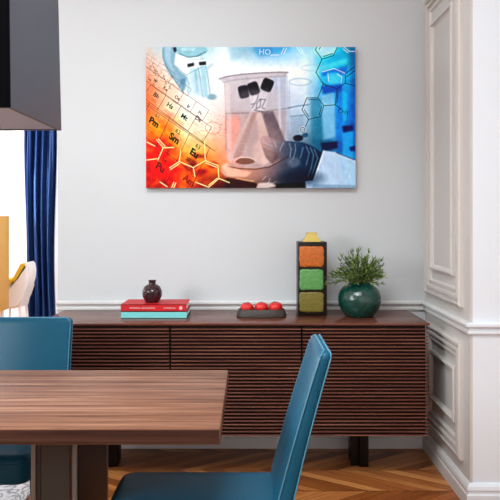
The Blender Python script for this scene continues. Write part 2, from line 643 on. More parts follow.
# ------------------------------------------------------------------ pendant lamp
lx0, lx1, ly0, ly1, lz0, lz1 = -1.18, -0.695, 1.815, 2.30, 1.675, 2.36
lp = empty('pendant_lamp', ((lx0 + lx1) / 2, (ly0 + ly1) / 2, lz0), 'large charcoal box pendant lamp hanging over the table', 'lamp')
cx, cy = lp.location.x, lp.location.y
bm = bmesh.new()
h0, h1 = 0.2425, 0.23
th = 0.012
H = lz1 - lz0
Lo = [bm.verts.new((sx * h0, sy * h0, 0)) for sx, sy in ((-1, -1), (1, -1), (1, 1), (-1, 1))]
Up = [bm.verts.new((sx * h1, sy * h1, H)) for sx, sy in ((-1, -1), (1, -1), (1, 1), (-1, 1))]
Li = [bm.verts.new((sx * (h0 - th), sy * (h0 - th), 0)) for sx, sy in ((-1, -1), (1, -1), (1, 1), (-1, 1))]
Ui = [bm.verts.new((sx * (h1 - th), sy * (h1 - th), H - th)) for sx, sy in ((-1, -1), (1, -1), (1, 1), (-1, 1))]
for k in range(4):
    k2 = (k + 1) % 4
    bm.faces.new((Lo[k], Lo[k2], Up[k2], Up[k]))
    bm.faces.new((Li[k], Li[k2], Ui[k2], Ui[k]))
    bm.faces.new((Lo[k], Lo[k2], Li[k2], Li[k]))
bm.faces.new(Up)
bm.faces.new(Ui)
obj('lamp_shade', bm, M_lamp, lp)
q = h0 - th - .001
bm = bmesh.new()
vs = [bm.verts.new(p) for p in ((-h0 + .001, -h0 - .003, 0.001), (h0 - .001, -h0 - .003, 0.001), (h1 - .001, -h1 - .003, H), (-h1 + .001, -h1 - .003, H))]
vb = [bm.verts.new(v.co + Vector((0, .004, 0))) for v in vs]
bm.faces.new(vs)
bm.faces.new(vb[::-1])
for k in range(4):
    bm.faces.new((vs[k], vs[(k + 1) % 4], vb[(k + 1) % 4], vb[k]))
o = obj('shaded_front', bm, M_lampfront, lp)  # panel added to carry the shade of the lamp's front
o['label'] = 'added front panel, shade in its black colour'
boxobj('lit_underside', (-q, q, -q, q, 0.003, 0.009), M_lampbase, lp)  # closed underside of the lamp, bounce light in its colour
bm = bmesh.new()
tube(bm, [(0, 0, H - .002), (0, 0, HC - lz0 - .02)], 0.006, 10)
obj('cord', bm, M_black, lp, True)
bm = bmesh.new()
lathe(bm, [(0, HC - lz0 - .03), (.06, HC - lz0 - .03), (.06, HC - lz0), (0, HC - lz0)], 28)
obj('ceiling_rose', bm, M_lamp, lp, True)

# ------------------------------------------------------------------ canvas picture


def paint_picture(W=840, Hh=564):
    """paints the laboratory collage; coordinates in units of 1/4 of a quarter-centimetre grid: u 146..355.5, v 47..188"""
    U0, U1, V0, V1 = 146.0, 355.5, 47.0, 188.0
    kx, ky = W / (U1 - U0), Hh / (V1 - V0)
    us = U0 + (np.arange(W) + .5) / kx
    vs = V0 + (np.arange(Hh) + .5) / ky
    UU, VV = np.meshgrid(us, vs)
    cu = np.array([146, 165, 185, 205, 225, 245, 265, 285, 305, 320, 335, 352.])
    cv = np.array([49, 70, 90, 110, 130, 150, 170, 186.])
    G = np.array([
        [(215, 205, 200), (195, 212, 218), (150, 185, 195), (190, 215, 220), (230, 242, 245), (165, 200, 215), (125, 185, 220), (140, 205, 242), (190, 232, 250), (175, 232, 250), (60, 195, 222), (0, 140, 170)],
        [(215, 170, 150), (238, 225, 218), (215, 228, 232), (236, 243, 246), (250, 252, 252), (248, 250, 252), (252, 252, 253), (252, 253, 255), (248, 252, 255), (160, 225, 246), (30, 185, 232), (20, 165, 205)],
        [(225, 130, 95), (242, 198, 175), (235, 228, 225), (222, 232, 235), (238, 232, 230), (215, 208, 210), (218, 218, 225), (228, 234, 246), (226, 240, 250), (120, 190, 225), (60, 172, 228), (5, 150, 220)],
        [(230, 110, 65), (245, 195, 168), (248, 230, 220), (246, 240, 236), (226, 200, 195), (205, 192, 192), (198, 190, 194), (208, 216, 230), (195, 216, 232), (110, 180, 212), (105, 190, 236), (0, 140, 220)],
        [(248, 125, 60), (245, 112, 30), (252, 215, 188), (250, 228, 210), (244, 190, 178), (215, 188, 184), (185, 172, 174), (192, 197, 210), (160, 186, 205), (70, 140, 170), (110, 185, 232), (10, 125, 205)],
        [(232, 50, 25), (230, 50, 12), (252, 195, 115), (246, 175, 115), (236, 172, 148), (225, 200, 192), (180, 162, 160), (150, 145, 155), (95, 120, 140), (40, 85, 110), (40, 110, 150), (60, 155, 210)],
        [(222, 42, 28), (232, 22, 12), (236, 115, 22), (222, 110, 40), (225, 150, 112), (225, 185, 170), (190, 160, 152), (120, 120, 132), (45, 80, 108), (25, 65, 92), (195, 217, 236), (175, 215, 235)],
        [(175, 62, 42), (185, 45, 20), (210, 115, 20), (125, 40, 12), (70, 22, 10), (85, 50, 38), (95, 72, 70), (60, 60, 72), (45, 65, 95), (150, 175, 195), (200, 222, 240), (140, 190, 215)]], float)
    tmp = np.stack([[np.interp(us, cu, G[r, :, c]) for c in range(3)] for r in range(8)])      # 8,3,W
    img = np.zeros((Hh, W, 3))
    for c in range(3):
        for x in range(W):
            img[:, x, c] = np.interp(vs, cv, tmp[:, c, x])
    rng = np.random.default_rng(3)

    def blur(a, s):
        s = max(s, .3)
        k = int(3 * s) + 1
        g = np.exp(-np.arange(-k, k + 1) ** 2 / (2 * s * s))
        g /= g.sum()
        a = np.apply_along_axis(lambda r: np.convolve(np.pad(r, k, mode='edge'), g, 'valid'), 0, a)
        return np.apply_along_axis(lambda r: np.convolve(np.pad(r, k, mode='edge'), g, 'valid'), 1, a)

    def blur3(a):
        # light unsharp mask, as a crisp print has
        return np.stack([a[..., c] * 1.5 - blur(a[..., c], 5) * .5 for c in range(3)], -1)

    def lownoise(cell):
        a = rng.normal(size=(int(Hh / cell) + 3, int(W / cell) + 3))
        yy = np.linspace(0, a.shape[0] - 1.001, Hh)
        xx = np.linspace(0, a.shape[1] - 1.001, W)
        y0, x0 = yy.astype(int), xx.astype(int)
        fy, fx = (yy - y0)[:, None], (xx - x0)[None]
        return (a[y0][:, x0] * (1 - fy) * (1 - fx) + a[y0 + 1][:, x0] * fy * (1 - fx) + a[y0][:, x0 + 1] * (1 - fy) * fx + a[y0 + 1][:, x0 + 1] * fy * fx)

    def comp(mask, color, alpha=1.0):
        m = (mask * alpha)[..., None]
        img[:] = img * (1 - m) + np.array(color, float) * m

    def poly(pts, color, alpha=1.0, soft=0.0):
        pts = np.array(pts, float)
        m = np.zeros((Hh, W), bool)
        n = len(pts)
        for i in range(n):
            (x1, y1), (x2, y2) = pts[i], pts[(i + 1) % n]
            if y1 == y2:
                continue
            c = ((VV < y1) != (VV < y2)) & (UU < (x2 - x1) * (VV - y1) / (y2 - y1) + x1)
            m ^= c
        m = m.astype(float)
        if soft:
            m = blur(m, soft * kx)
        if callable(color):
            a = (m * alpha)[..., None]
            img[:] = img * (1 - a) + color(UU, VV) * a
        else:
            comp(m, color, alpha)

    def line(pts, color, wd=0.6, alpha=1.0):
        for (x1, y1), (x2, y2) in zip(pts, pts[1:]):
            pad = wd + 1
            i0, i1 = int((min(x1, x2) - pad - U0) * kx), int((max(x1, x2) + pad - U0) * kx) + 1
            j0, j1 = int((min(y1, y2) - pad - V0) * ky), int((max(y1, y2) + pad - V0) * ky) + 1
            i0, j0 = max(i0, 0), max(j0, 0)
            i1, j1 = min(i1, W), min(j1, Hh)
            if i1 <= i0 or j1 <= j0:
                continue
            X, Y = UU[j0:j1, i0:i1], VV[j0:j1, i0:i1]
            dx, dy = x2 - x1, y2 - y1
            t = np.clip(((X - x1) * dx + (Y - y1) * dy) / (dx * dx + dy * dy + 1e-9), 0, 1)
            d = np.hypot(X - x1 - t * dx, Y - y1 - t * dy)
            m = (np.clip((wd / 2 - d) * kx + .5, 0, 1) * alpha)[..., None]
            img[j0:j1, i0:i1] = img[j0:j1, i0:i1] * (1 - m) + np.array(color, float) * m

    def ell(cx, cy, rx, ry, color, alpha=1.0, soft=0.0, rot=0):
        c, s = math.cos(rot), math.sin(rot)
        X, Y = (UU - cx) * c + (VV - cy) * s, -(UU - cx) * s + (VV - cy) * c
        r = np.hypot(X / rx, Y / ry)
        m = np.clip((1 - r) * min(rx, ry) * kx / max(1, soft * kx) + .5, 0, 1)
        comp(m, color, alpha)

    def ellline(cx, cy, rx, ry, color, wd=.6, alpha=1.0, a0=0, a1=2 * PI):
        line([(cx + rx * math.cos(a0 + (a1 - a0) * k / 32), cy + ry * math.sin(a0 + (a1 - a0) * k / 32)) for k in range(33)], color, wd, alpha)

    dg = bpy.context.evaluated_depsgraph_get()

    def text(body, cx, cy, size, color, ax=(1, 0), ay=(0, 1), bold=0.02, alpha=1.0):
        cu_ = bpy.data.curves.new('glyphs', 'FONT')
        cu_.body = body
        cu_.align_x = 'CENTER'
        cu_.align_y = 'CENTER'
        cu_.offset = bold
        cu_.resolution_u = 3
        o = bpy.data.objects.new('glyphs', cu_)
        COL.objects.link(o)
        bpy.context.view_layer.update()
        d2 = bpy.context.evaluated_depsgraph_get()
        me = o.evaluated_get(d2).to_mesh()
        me.calc_loop_triangles()
        m = np.zeros((Hh, W), bool)
        co = [v.co for v in me.vertices]
        P = [(cx + size * (c.x * ax[0] - c.y * ay[0]), cy + size * (c.x * ax[1] - c.y * ay[1])) for c in co]
        for t in me.loop_triangles:
            a, b, c = (P[i] for i in t.vertices)
            i0 = max(int((min(a[0], b[0], c[0]) - U0) * kx) - 1, 0)
            i1 = min(int((max(a[0], b[0], c[0]) - U0) * kx) + 2, W)
            j0 = max(int((min(a[1], b[1], c[1]) - V0) * ky) - 1, 0)
            j1 = min(int((max(a[1], b[1], c[1]) - V0) * ky) + 2, Hh)
            if i1 <= i0 or j1 <= j0:
                continue
            X, Y = UU[j0:j1, i0:i1], VV[j0:j1, i0:i1]
            e = lambda p, q: (q[0] - p[0]) * (Y - p[1]) - (q[1] - p[1]) * (X - p[0])
            e1, e2, e3 = e(a, b), e(b, c), e(c, a)
            m[j0:j1, i0:i1] |= ((e1 >= 0) & (e2 >= 0) & (e3 >= 0)) | ((e1 <= 0) & (e2 <= 0) & (e3 <= 0))
        comp(m.astype(float), color, alpha)
        o.evaluated_get(d2).to_mesh_clear()
        bpy.data.objects.remove(o)
        bpy.data.curves.remove(cu_)

    # blotches in the warm corner
    warm = np.clip((210 - UU) / 40, 0, 1) * np.clip((VV - 95) / 40, 0, 1)
    img += (lownoise(26) * 22 * warm)[..., None] * np.array([.5, 1.3, .5])
    img += (lownoise(11) * 16 * warm)[..., None] * np.array([.9, 1.1, .5])
    for k in range(26):
        a, b = rng.uniform(146, 214), rng.uniform(140, 188)
        dk = k % 3
        ell(a, b, rng.uniform(2, 6), rng.uniform(2, 5), ((120, 8, 6), (255, 150, 20), (90, 20, 4))[dk], .34 if a < 180 or dk == 1 else .5, 3)
    cool = np.clip((UU - 305) / 25, 0, 1)
    img += (lownoise(18) * 10 * cool)[..., None]

    # microscope
    poly([(163, 47), (162.5, 55), (165, 66), (171, 76), (178, 85), (183, 93), (187, 86), (187.5, 77), (180, 71), (174, 64), (176, 50), (177, 47)], (150, 180, 196), .95, .35)
    poly([(165, 47), (166, 60), (171, 70), (175, 72), (171, 60), (171, 47)], (190, 212, 222), .6, .6)
    poly([(180, 80), (186, 78), (185, 88), (183, 92)], (105, 140, 160), .7, .5)
    poly([(176, 54), (186, 57), (200, 57), (203, 66), (196, 70), (186, 76), (176, 66)], (240, 246, 248), .9, .5)
    poly([(176, 47), (205, 47), (209, 51), (202, 56), (190, 58), (180, 54)], (160, 198, 208), .9, .5)
    line([(180, 54), (188, 57.5), (197, 56.5), (206, 52)], (85, 120, 130), .9, .8)
    poly([(173, 48), (176, 47), (177, 51), (174.5, 53)], (35, 50, 70), .9, .3)
    poly([(189.5, 68), (198.5, 67), (203, 97), (193, 92)], (190, 216, 226), .8, .5)
    line([(198.5, 68), (200.5, 80), (203, 97)], (120, 155, 170), 1.1, .7)
    poly([(200, 66), (206, 66), (208, 96), (204, 98)], (165, 200, 212), .8, .5)
    poly([(187.3, 64.2), (194, 62.8), (194.4, 66), (188, 67.6)], (18, 24, 34), .9, .3)
    poly([(199, 62.2), (206, 61.6), (206, 65), (199.4, 65.6)], (14, 20, 28))
    poly([(186, 76), (192, 72), (192, 96), (187, 93)], (205, 222, 230), .8, .5)
    line([(186.5, 77), (189, 84), (188, 93)], (110, 145, 160), .8, .7)
    poly([(194, 70), (197, 70), (199, 92), (196, 92)], (150, 186, 200), .7, .4)
    line([(206, 66), (208.5, 80), (210, 94)], (120, 160, 174), .9, .7)
    line([(176, 66), (186, 75), (196, 70), (204, 66)], (130, 160, 172), .7, .7)
    line([(163, 49), (163.2, 58), (167, 68), (173, 78), (184, 93)], (95, 125, 140), .8, .6)
    poly([(180, 48), (196, 48), (194, 51), (182, 51)], (205, 228, 234), .6, .4)
    line([(188, 60), (205, 59)], (150, 176, 186), .8, .6)
    ell(212, 97, 5, 3, (130, 165, 178), .8, 1.5)
    poly([(207, 67), (215, 62), (209, 70), (208, 78)], (170, 190, 198), .5, .6)
    # blurred shelf shapes at the top centre
    poly([(228, 47), (246, 47), (244, 57), (232, 62)], (150, 188, 205), .5, 2)
    poly([(253, 47), (290, 47), (280, 54), (258, 57)], (75, 155, 205), .55, 2)

    # bottles on the right
    poly([(316, 58), (347, 52), (351, 92), (322, 96)], (40, 190, 232), .45, 2)
    poly([(321, 73), (347, 66), (347, 74), (322, 76)], (0, 120, 205), .8, .8)
    poly([(320, 66), (347, 58), (347, 64), (321, 70)], (130, 230, 245), .7, 1)
    poly([(327, 73), (338, 72), (341, 78), (339, 86), (330, 88)], (130, 225, 250), .7, 1)
    poly([(321, 86), (342, 84), (342, 92), (323, 95)], (0, 75, 170), .75, 1)
    poly([(318, 47), (337, 47), (335, 54), (322, 57)], (215, 240, 248), .75, .8)
    poly([(321, 95), (334, 92), (335, 137), (323, 140)], (165, 210, 238), .75, 1)
    poly([(310, 98), (321, 98), (322, 138), (312, 142)], (60, 130, 158), .55, 1)
    poly([(335, 92), (342, 92), (342, 145), (336, 145)], (20, 130, 210), .7, 1)
    poly([(342, 90), (347, 94), (346, 120), (343, 122)], (70, 205, 245), .7, .7)
    poly([(350, 47), (356, 47), (356, 188), (352, 188)], (0, 90, 150), .5, 1.4)
    poly([(342, 126), (353, 125), (353, 131), (343, 133)], (12, 30, 90), .9, .7)
    poly([(342, 133), (353, 131), (353, 160), (343, 157)], (75, 175, 230), .8, .8)
    poly([(349, 147), (356, 145), (356, 151), (350, 151)], (10, 35, 95), .8, .6)
    poly([(320, 143), (338, 141), (339, 148), (322, 150.5)], (15, 35, 75), .9, .6)
    poly([(312, 140), (320, 140), (322, 152), (316, 150)], (30, 110, 140), .8, .8)
    poly([(337, 140), (342, 142), (342, 154), (337, 152)], (20, 110, 180), .8, .6)
    # second beaker behind the large one
    ellline(300, 82, 11, 3.4, (150, 185, 205), .7, .7)
    ellline(313, 68, 12, 3, (175, 215, 230), .7, .7)
    line([(289, 84), (290, 118)], (170, 195, 212), .7, .7)
    line([(288, 108), (298, 106), (309, 104.6)], (95, 125, 150), .9, .8)
    line([(290, 116.5), (304, 115)], (105, 130, 150), .9, .75)
    poly([(290, 116), (305, 115), (304, 138), (291, 140)], (160, 180, 200), .5, .8)
    ell(298, 138, 5, 3.2, (20, 35, 55), .95, .8)
    ell(305, 135, 3, 2.4, (50, 95, 120), .8, .8)

    # large beaker
    poly([(219, 79), (226, 76), (260, 73), (288, 72), (286, 76), (287, 160), (262, 168), (232, 166), (226, 150), (225, 84)], (190, 183, 190), .62, .4)
    poly([(272, 76), (286, 74), (287, 150), (281, 130)], (188, 198, 216), .7, .8)
    poly([(226, 112), (286, 110), (284, 168), (230, 168)], (182, 158, 158), .5, .8)
    poly([(226, 116), (240, 116), (240, 166), (226, 160)], (244, 168, 152), .6, 2)
    line([(219, 79), (228, 76.5), (242, 74.4), (262, 73), (280, 72.3), (288, 72.6)], (104, 100, 108), .9, .85)
    line([(219.5, 79.5), (232, 79.5), (256, 77), (285, 75)], (160, 155, 162), .7, .7)
    line([(224.5, 82), (225.6, 112), (226, 150)], (150, 138, 138), .7, .7)
    line([(231, 82), (232, 120)], (186, 176, 178), .6, .6)
    line([(287, 76), (288, 110), (288, 140)], (170, 180, 196), .7, .7)
    line([(226, 113.5), (250, 113), (270, 110.5), (290, 108)], (120, 108, 112), .6, .8)
    poly([(219, 79), (236, 75.6), (262, 73.6), (288, 72.6), (285.5, 77), (262, 78), (236, 80.4), (224, 83)], (206, 200, 206), .8, .4)
    line([(222.5, 82.5), (236, 80), (262, 77.6), (286, 76.2)], (150, 144, 150), .6, .7)
    for q in range(7):
        line([(228.5, 118 + q * 6.2), (231.5 + (q % 2) * 2, 118 + q * 6.2)], (226, 206, 202), .5, .6)
    poly([(227, 83), (231, 82), (231.5, 165), (227.5, 158)], (222, 208, 208), .5, .6)
    poly([(277, 78), (280, 77.6), (281, 130), (279, 132)], (226, 228, 236), .6, .6)
    # sample tubes inside
    poly([(250, 112), (260, 112), (246, 140), (236, 160), (228, 160), (240, 132)], (214, 192, 188), .75, .6)
    poly([(253, 112), (258, 112), (240, 158), (233, 158)], (160, 134, 132), .65, .8)
    poly([(260, 112), (273, 111), (288, 148), (284, 156), (274, 160)], (112, 100, 108), .85, .5)
    poly([(256, 114), (262, 112), (274, 158), (262, 166)], (226, 204, 198), .7, .8)
    line([(260, 113), (275, 155)], (226, 214, 212), .6, .8)
    ell(262, 152, 10, 12, (240, 214, 206), .55, 5)
    line([(239, 143.5), (246, 143), (246, 151), (239, 151.5), (239, 143.5)], (240, 205, 195), .45, .45)
    # caps
    for (cx_, cy_, wx, hy, rot_) in ((243.6, 92, 5.0, 6.4, -.22), (253.6, 88.6, 5.4, 6.4, -.36), (267.2, 85.2, 5.6, 6.4, .38)):
        ca, sa = math.cos(rot_), math.sin(rot_)
        Tq = lambda x, y: (cx_ + x * ca - y * sa, cy_ + x * sa + y * ca)
        out_ = []
        for q in range(28):
            th_ = 2 * PI * q / 28
            c_, s_ = math.cos(th_), math.sin(th_)
            e_ = (abs(c_) ** 5 + abs(s_) ** 5) ** -.2
            out_.append(Tq(wx * c_ * e_, hy * s_ * e_))
        poly(out_, (20, 17, 25), 1, .3)
        poly([Tq(-wx * .8, -hy * .92), Tq(wx * .8, -hy * .92), Tq(wx * .7, -hy * .62), Tq(-wx * .7, -hy * .62)], (70, 70, 88), .6, .5)
        for q in (-.6, -.2, .25, .6):
            line([Tq(wx * q, -hy * .5), Tq(wx * q, hy * .8)], (50, 48, 60), .5, .5)
    poly([(249, 98), (256, 95), (262, 92), (268, 94), (266, 110), (252, 112)], (236, 234, 238), .55, .8)
    for pts in ([(256, 95), (259, 92), (257, 100), (252, 108)], [(257, 103), (261, 99), (260, 107), (256, 109), (257, 103)],
                [(259, 99.5), (265.5, 99.5), (262, 107)], [(251, 104.5), (255, 103.5)], [(262, 108), (265, 109)], [(254, 110), (263, 112)]):
        line(pts, (52, 46, 58), .75, .75)

    # gloved hand
    hu = np.array([220, 240, 255, 270, 285, 300, 322.])
    hc = np.array([(245, 208, 190), (232, 178, 158), (212, 168, 156), (160, 140, 144), (98, 104, 120), (44, 72, 98), (8, 52, 80)], float)

    def handc(U, V):
        base_ = np.stack([np.interp(U, hu, hc[:, c]) for c in range(3)], -1)
        sh = np.interp(V, [134, 146, 160, 175, 187], [1.1, 1.0, .92, .85, .6])
        return np.clip(base_ * sh[..., None], 0, 255)
    poly([(259, 139), (263, 135.5), (268, 136), (276, 140), (288, 141), (302, 142), (312, 146), (321, 152), (322, 158), (317, 171), (313, 181), (300, 187), (266, 187),
          (252, 182), (236, 178), (226, 177), (221.5, 172), (221.5, 166), (227, 163), (238, 168), (256, 168.5), (270, 166), (280, 160), (276, 152), (270, 149), (262, 147)], handc, .95, .35)
    poly([(262, 147), (270, 149), (278, 154), (280, 160), (272, 164), (266, 158)], (112, 92, 94), .7, .5)
    line([(227, 166), (240, 168.5), (256, 169), (270, 166.5), (282, 160), (288, 157)], (84, 58, 54), .8, .85)
    ell(245, 161, 9.5, 3.2, (132, 98, 88), .95, .8)
    line([(234.5, 161), (240, 157), (250, 157.5), (256, 160.5)], (250, 226, 214), .8, .8)
    poly([(221.5, 165), (227, 163), (232, 168), (252, 172), (246, 177), (228, 176)], (250, 208, 190), .65, .8)
    poly([(226, 177), (252, 182), (268, 187), (226, 188)], (60, 22, 12), .8, .9)
    line([(236, 178), (246, 180), (254, 181)], (240, 200, 160), .9, .8)
    ell(294, 162, 6.5, 5, (150, 156, 170), .45, 3)
    for pts in ([(284, 142), (281, 147), (280, 151)], [(289, 143), (291, 149), (290, 157)], [(295, 143.5), (295.5, 150), (293, 159)], [(303, 147), (301, 155), (300, 158)],
                [(306, 146), (309, 153), (306, 165)], [(310, 147), (313.5, 155), (311, 168), (308, 176)], [(314, 149), (317.5, 158), (312, 174)], [(262, 139), (265, 143), (272, 146)],
                [(267, 137), (270, 142)], [(274, 141), (276, 147)], [(266, 176), (262, 180)], [(270, 178), (268, 183)], [(276, 181), (270, 185)]):
        line(pts, (190, 206, 220), .6, .75)
    poly([(258, 183), (270, 182), (277, 186), (268, 188), (256, 188)], (236, 224, 220), .8, .6)
    poly([(276, 184), (304, 182), (305, 188), (276, 188)], (8, 10, 18), .85, .5)
    # sleeve
    poly([(323.5, 150.5), (336, 152), (355.5, 160), (355.5, 188), (306, 188), (305, 181), (313, 180)], (198, 218, 240), 1, .25)
    poly([(336, 154), (355.5, 162), (355.5, 186), (344, 186)], (180, 216, 238), .6, 1.5)
    line([(323.5, 150.5), (313.5, 180)], (245, 250, 255), 1.0, .9)
    line([(336, 152.5), (355.5, 160)], (20, 60, 100), .8, .8)
    for k in range(16):
        a = rng.uniform(318, 350)
        b = rng.uniform(158, 184)
        line([(a, b), (a + rng.uniform(-1.5, 1.5), b + rng.uniform(2, 7))], (165, 195, 222) if k % 2 else (228, 238, 248), .7, .6)
    poly([(313, 184), (355.5, 185), (355.5, 188), (312, 188)], (120, 150, 175), .55, .6)

    # photographic softness and mottling before the crisp line work
    mott = (lownoise(7) * .6 + lownoise(16) * .8)[..., None]
    img[:] = np.stack([blur(img[..., c], 1.7) for c in range(3)], -1) + mott * 4
    # soft shading: far side of the beaker, under the hand, behind the microscope
    ell(258, 100, 30, 12, (206, 200, 206), .35, 8)
    ell(256, 140, 24, 18, (196, 172, 168), .35, 10)
    ell(300, 178, 22, 8, (10, 30, 48), .5, 6)
    ell(196, 90, 12, 10, (205, 222, 230), .45, 8)
    ell(222, 100, 6, 16, (238, 232, 232), .5, 6)
    # periodic table, lettered cells in steep perspective
    ink = (45, 18, 14)
    r0 = np.array((20.0, 15.0))
    c0 = np.array((-13.0, 28.0))
    cen = np.array((173.5, 139.0))

    def cell(i, k, a):
        return cen + r0 * i + c0 * k

    def grid(o, rr, cc, n0, n1, col_, wd, al):
        for i in range(n0, n1 + 1):
            p = o + rr * i
            line([tuple(p), tuple(p + cc)], col_, wd, al)
        line([tuple(o + rr * n0), tuple(o + rr * n1)], col_, wd, al)
        line([tuple(o + rr * n0 + cc), tuple(o + rr * n1 + cc)], col_, wd, al)
    o0 = cen - r0 * .5 - c0 * .5
    grid(o0, r0, c0, -2, 2, (60, 20, 10), .45, .7)
    grid(o0 + c0, r0, c0 * .8, -2, 2, (60, 10, 10), .45, .45)
    nr = r0 / np.linalg.norm(r0)
    nc = c0 / np.linalg.norm(c0)

    def element(num, sym, c, size, al=.95, col_=ink):
        text(sym, c[0], c[1], size, col_, nr, nc, .05, al)
        text(num, c[0] + nc[0] * -size * .85 + nr[0] * .5, c[1] - nc[1] * size * .85 + nr[1] * .5, size * .62, col_, nr, nc, .01, al * .8)
        for q in (0.75, 1.05):
            p = np.array(c) + nc * size * q
            line([tuple(p - nr * size * .55), tuple(p + nr * size * .55)], col_, .4, al * .55)
    element('61', 'Pm', (154.2, 122.5), 8.6, .9)
    element('62', 'Sm', (174.4, 138.6), 9.2)
    element('63', 'Eu', (194.4, 153.4), 9.2)
    element('94', 'Pu', (160.5, 167.5), 9.6, .62, (70, 0, 5))
    element('95', 'Am', (189, 180.5), 8.6, .5, (90, 20, 5))
    o1 = np.array((167.5, 93.0))
    r1 = np.array((15.2, 10.6))
    c1_ = np.array((-8.6, 14.6))
    n1r, n1c = r1 / np.linalg.norm(r1), c1_ / np.linalg.norm(c1_)
    # upper rows, smaller and paler
    line([(145, 104), (160, 114), (198, 140), (215, 151)], (70, 25, 15), .5, .7)
    grid(np.array((166.0, 95.5)), r1, c1_, -1, 3, (70, 35, 28), .45, .75)
    grid(np.array((171.5, 84.0)), r1 * .82, np.array((-6.0, 10.5)), -2, 3, (90, 60, 52), .4, .6)
    grid(np.array((172.5, 76.0)), r1 * .62, np.array((-4.0, 7.0)), -4, 2, (110, 80, 72), .35, .5)
    grid(np.array((160.0, 63.0)), r1 * .5, np.array((-3.5, 6.0)), -3, 2, (130, 105, 98), .35, .4)
    for sym, c, sz, al in (('Bh', (156.5, 95.6), 6, .8), ('Hs', (170.2, 106.0), 6.4, .85), ('Mt', (184.4, 117.2), 6.6, .9), ('Ds', (198.4, 119), 6, .55),
                           ('Re', (165.4, 89), 4.4, .6), ('Os', (177.4, 98), 4.8, .65), ('Ir', (188.6, 106.6), 5, .75), ('Pt', (200, 113), 4.6, .5),
                           ('W', (155.3, 81.0), 4, .75), ('Ta', (164, 78), 3.6, .5), ('Tc', (166, 83), 3, .5), ('Mo', (156, 71), 3, .5), ('Nb', (150, 80), 3, .5)):
        text(sym, c[0], c[1], sz, (50, 26, 24), n1r, n1c, .03, al)
        for q in (.8, 1.05):
            p = np.array(c) + n1c * sz * q
            line([tuple(p - n1r * sz * .55), tuple(p + n1r * sz * .55)], (70, 40, 36), .35, al * .6)
    for k in range(60):
        a, b = rng.uniform(148, 176), rng.uniform(58, 92)
        if b > 60 + (a - 160) * 1.3:
            line([(a, b), (a + 1.4, b + 1.0)], (90, 62, 56), .5, .45)
    for k in range(40):
        a, b = rng.uniform(198, 224), rng.uniform(112, 140)
        line([(a, b), (a + 1.6, b + .8)], (150, 110, 95), .5, .5)
    ellline(213, 128, 7.5, 6, (214, 140, 128), .6, .7)

    # pale hexagons lower left
    Y1 = (255, 236, 170)
    for pts in ([(146, 160), (157, 158.6)], [(158, 160), (163.5, 147.6), (174, 147.4)], [(163.5, 147.6), (156.8, 139.6)], [(165.4, 146.4), (158.6, 138.8)],
                [(169.8, 167.6), (179.4, 161.4), (193.4, 167.4), (205.4, 160.4)], [(170.6, 169.4), (180, 163.2)], [(179.4, 161.4), (181, 150)], [(205.4, 160.4), (218, 165.4), (219, 178.2), (208.8, 187)],
                [(205.6, 162.6), (216.6, 167)], [(217.4, 178), (208.8, 185)], [(219, 178.2), (229.4, 182.4)], [(208.8, 187), (196, 182)], [(193.4, 167.4), (195, 176)],
                [(160, 181.6), (167.4, 186.6)], [(171.8, 187.6), (174, 182)], [(174, 187.6), (176, 182.6)], [(204.6, 140), (205.4, 160.4)], [(147, 142), (155, 146)]):
        line(pts, Y1, .85, .9)

    # dark molecule on the right
    K = (22, 52, 70)
    for pts in ([(317, 47), (315.2, 49.8), (321.8, 59.4), (333.2, 55.8), (337.4, 47)], [(323.4, 56.6), (332.4, 53.8)], [(319, 49.4), (320.5, 47)],
                [(321.8, 59.4), (315.8, 72.6), (323, 84)], [(323, 84), (336.8, 88.8), (345.2, 83.4), (345.2, 73.8), (354.8, 66.6)], [(346.4, 77), (355, 70.4)],
                [(345.2, 83.4), (355, 86)], [(322, 82), (326.4, 86.8)], [(336.8, 89.8), (335, 105), (323.6, 105.6), (317.6, 97.8), (306.8, 97.8), (301.8, 109.8), (308.4, 119.4), (320.4, 116.6), (323.6, 105.6)],
                [(338, 92), (336.6, 103)], [(317.6, 97.8), (320.6, 90.6), (323, 84)], [(321.6, 106.4), (319, 115)], [(308, 99.6), (316.6, 99.8)], [(304, 109.6), (308.6, 116.6)],
                [(308.4, 119.4), (305.4, 126.6)], [(335, 105), (341.4, 109.4)]):
        line(pts, K, .7, .92)
    ellline(302.6, 129.8, 2.3, 2.5, (245, 250, 252), 1.6, .9)
    ellline(302.6, 129.8, 2.3, 2.5, (30, 48, 66), .7, .95)
    text('CH', 341.6, 111.6, 6.2, K, (.93, .25), (-.25, .95), 0, .95)
    text('3', 347, 113.2, 4.2, K, (.93, .25), (-.25, .95), 0, .95)
    # white strokes
    Wt = (240, 250, 255)
    for pts in ([(270.6, 55.4), (279, 55)], [(281, 54.4), (284, 48)], [(283.6, 54.6), (286.4, 48.4)], [(296.4, 47.4), (301.6, 54)], [(299.8, 47.4), (304.2, 54.8)],
                [(322, 72), (334, 68.6), (345, 73.6)], [(344, 47.4), (349.4, 51.6), (355, 51.6)], [(342.6, 49), (348, 53)], [(327.8, 73.6), (328.6, 82)], [(337, 74), (341.6, 77), (341, 83)]):
        line(pts, Wt, .65, .85)
    text('HO', 264.8, 52.4, 8, Wt, (.98, .05), (-.05, .98), -.01, .95)
    # bring back the pure white burn-out above the beaker
    img = blur3(img)
    lum = img.mean(-1, keepdims=True)
    img = lum + (img - lum) * 1.22
    img = 128 + (img - 146) * 1.22
    return np.clip(img, 0, 255)


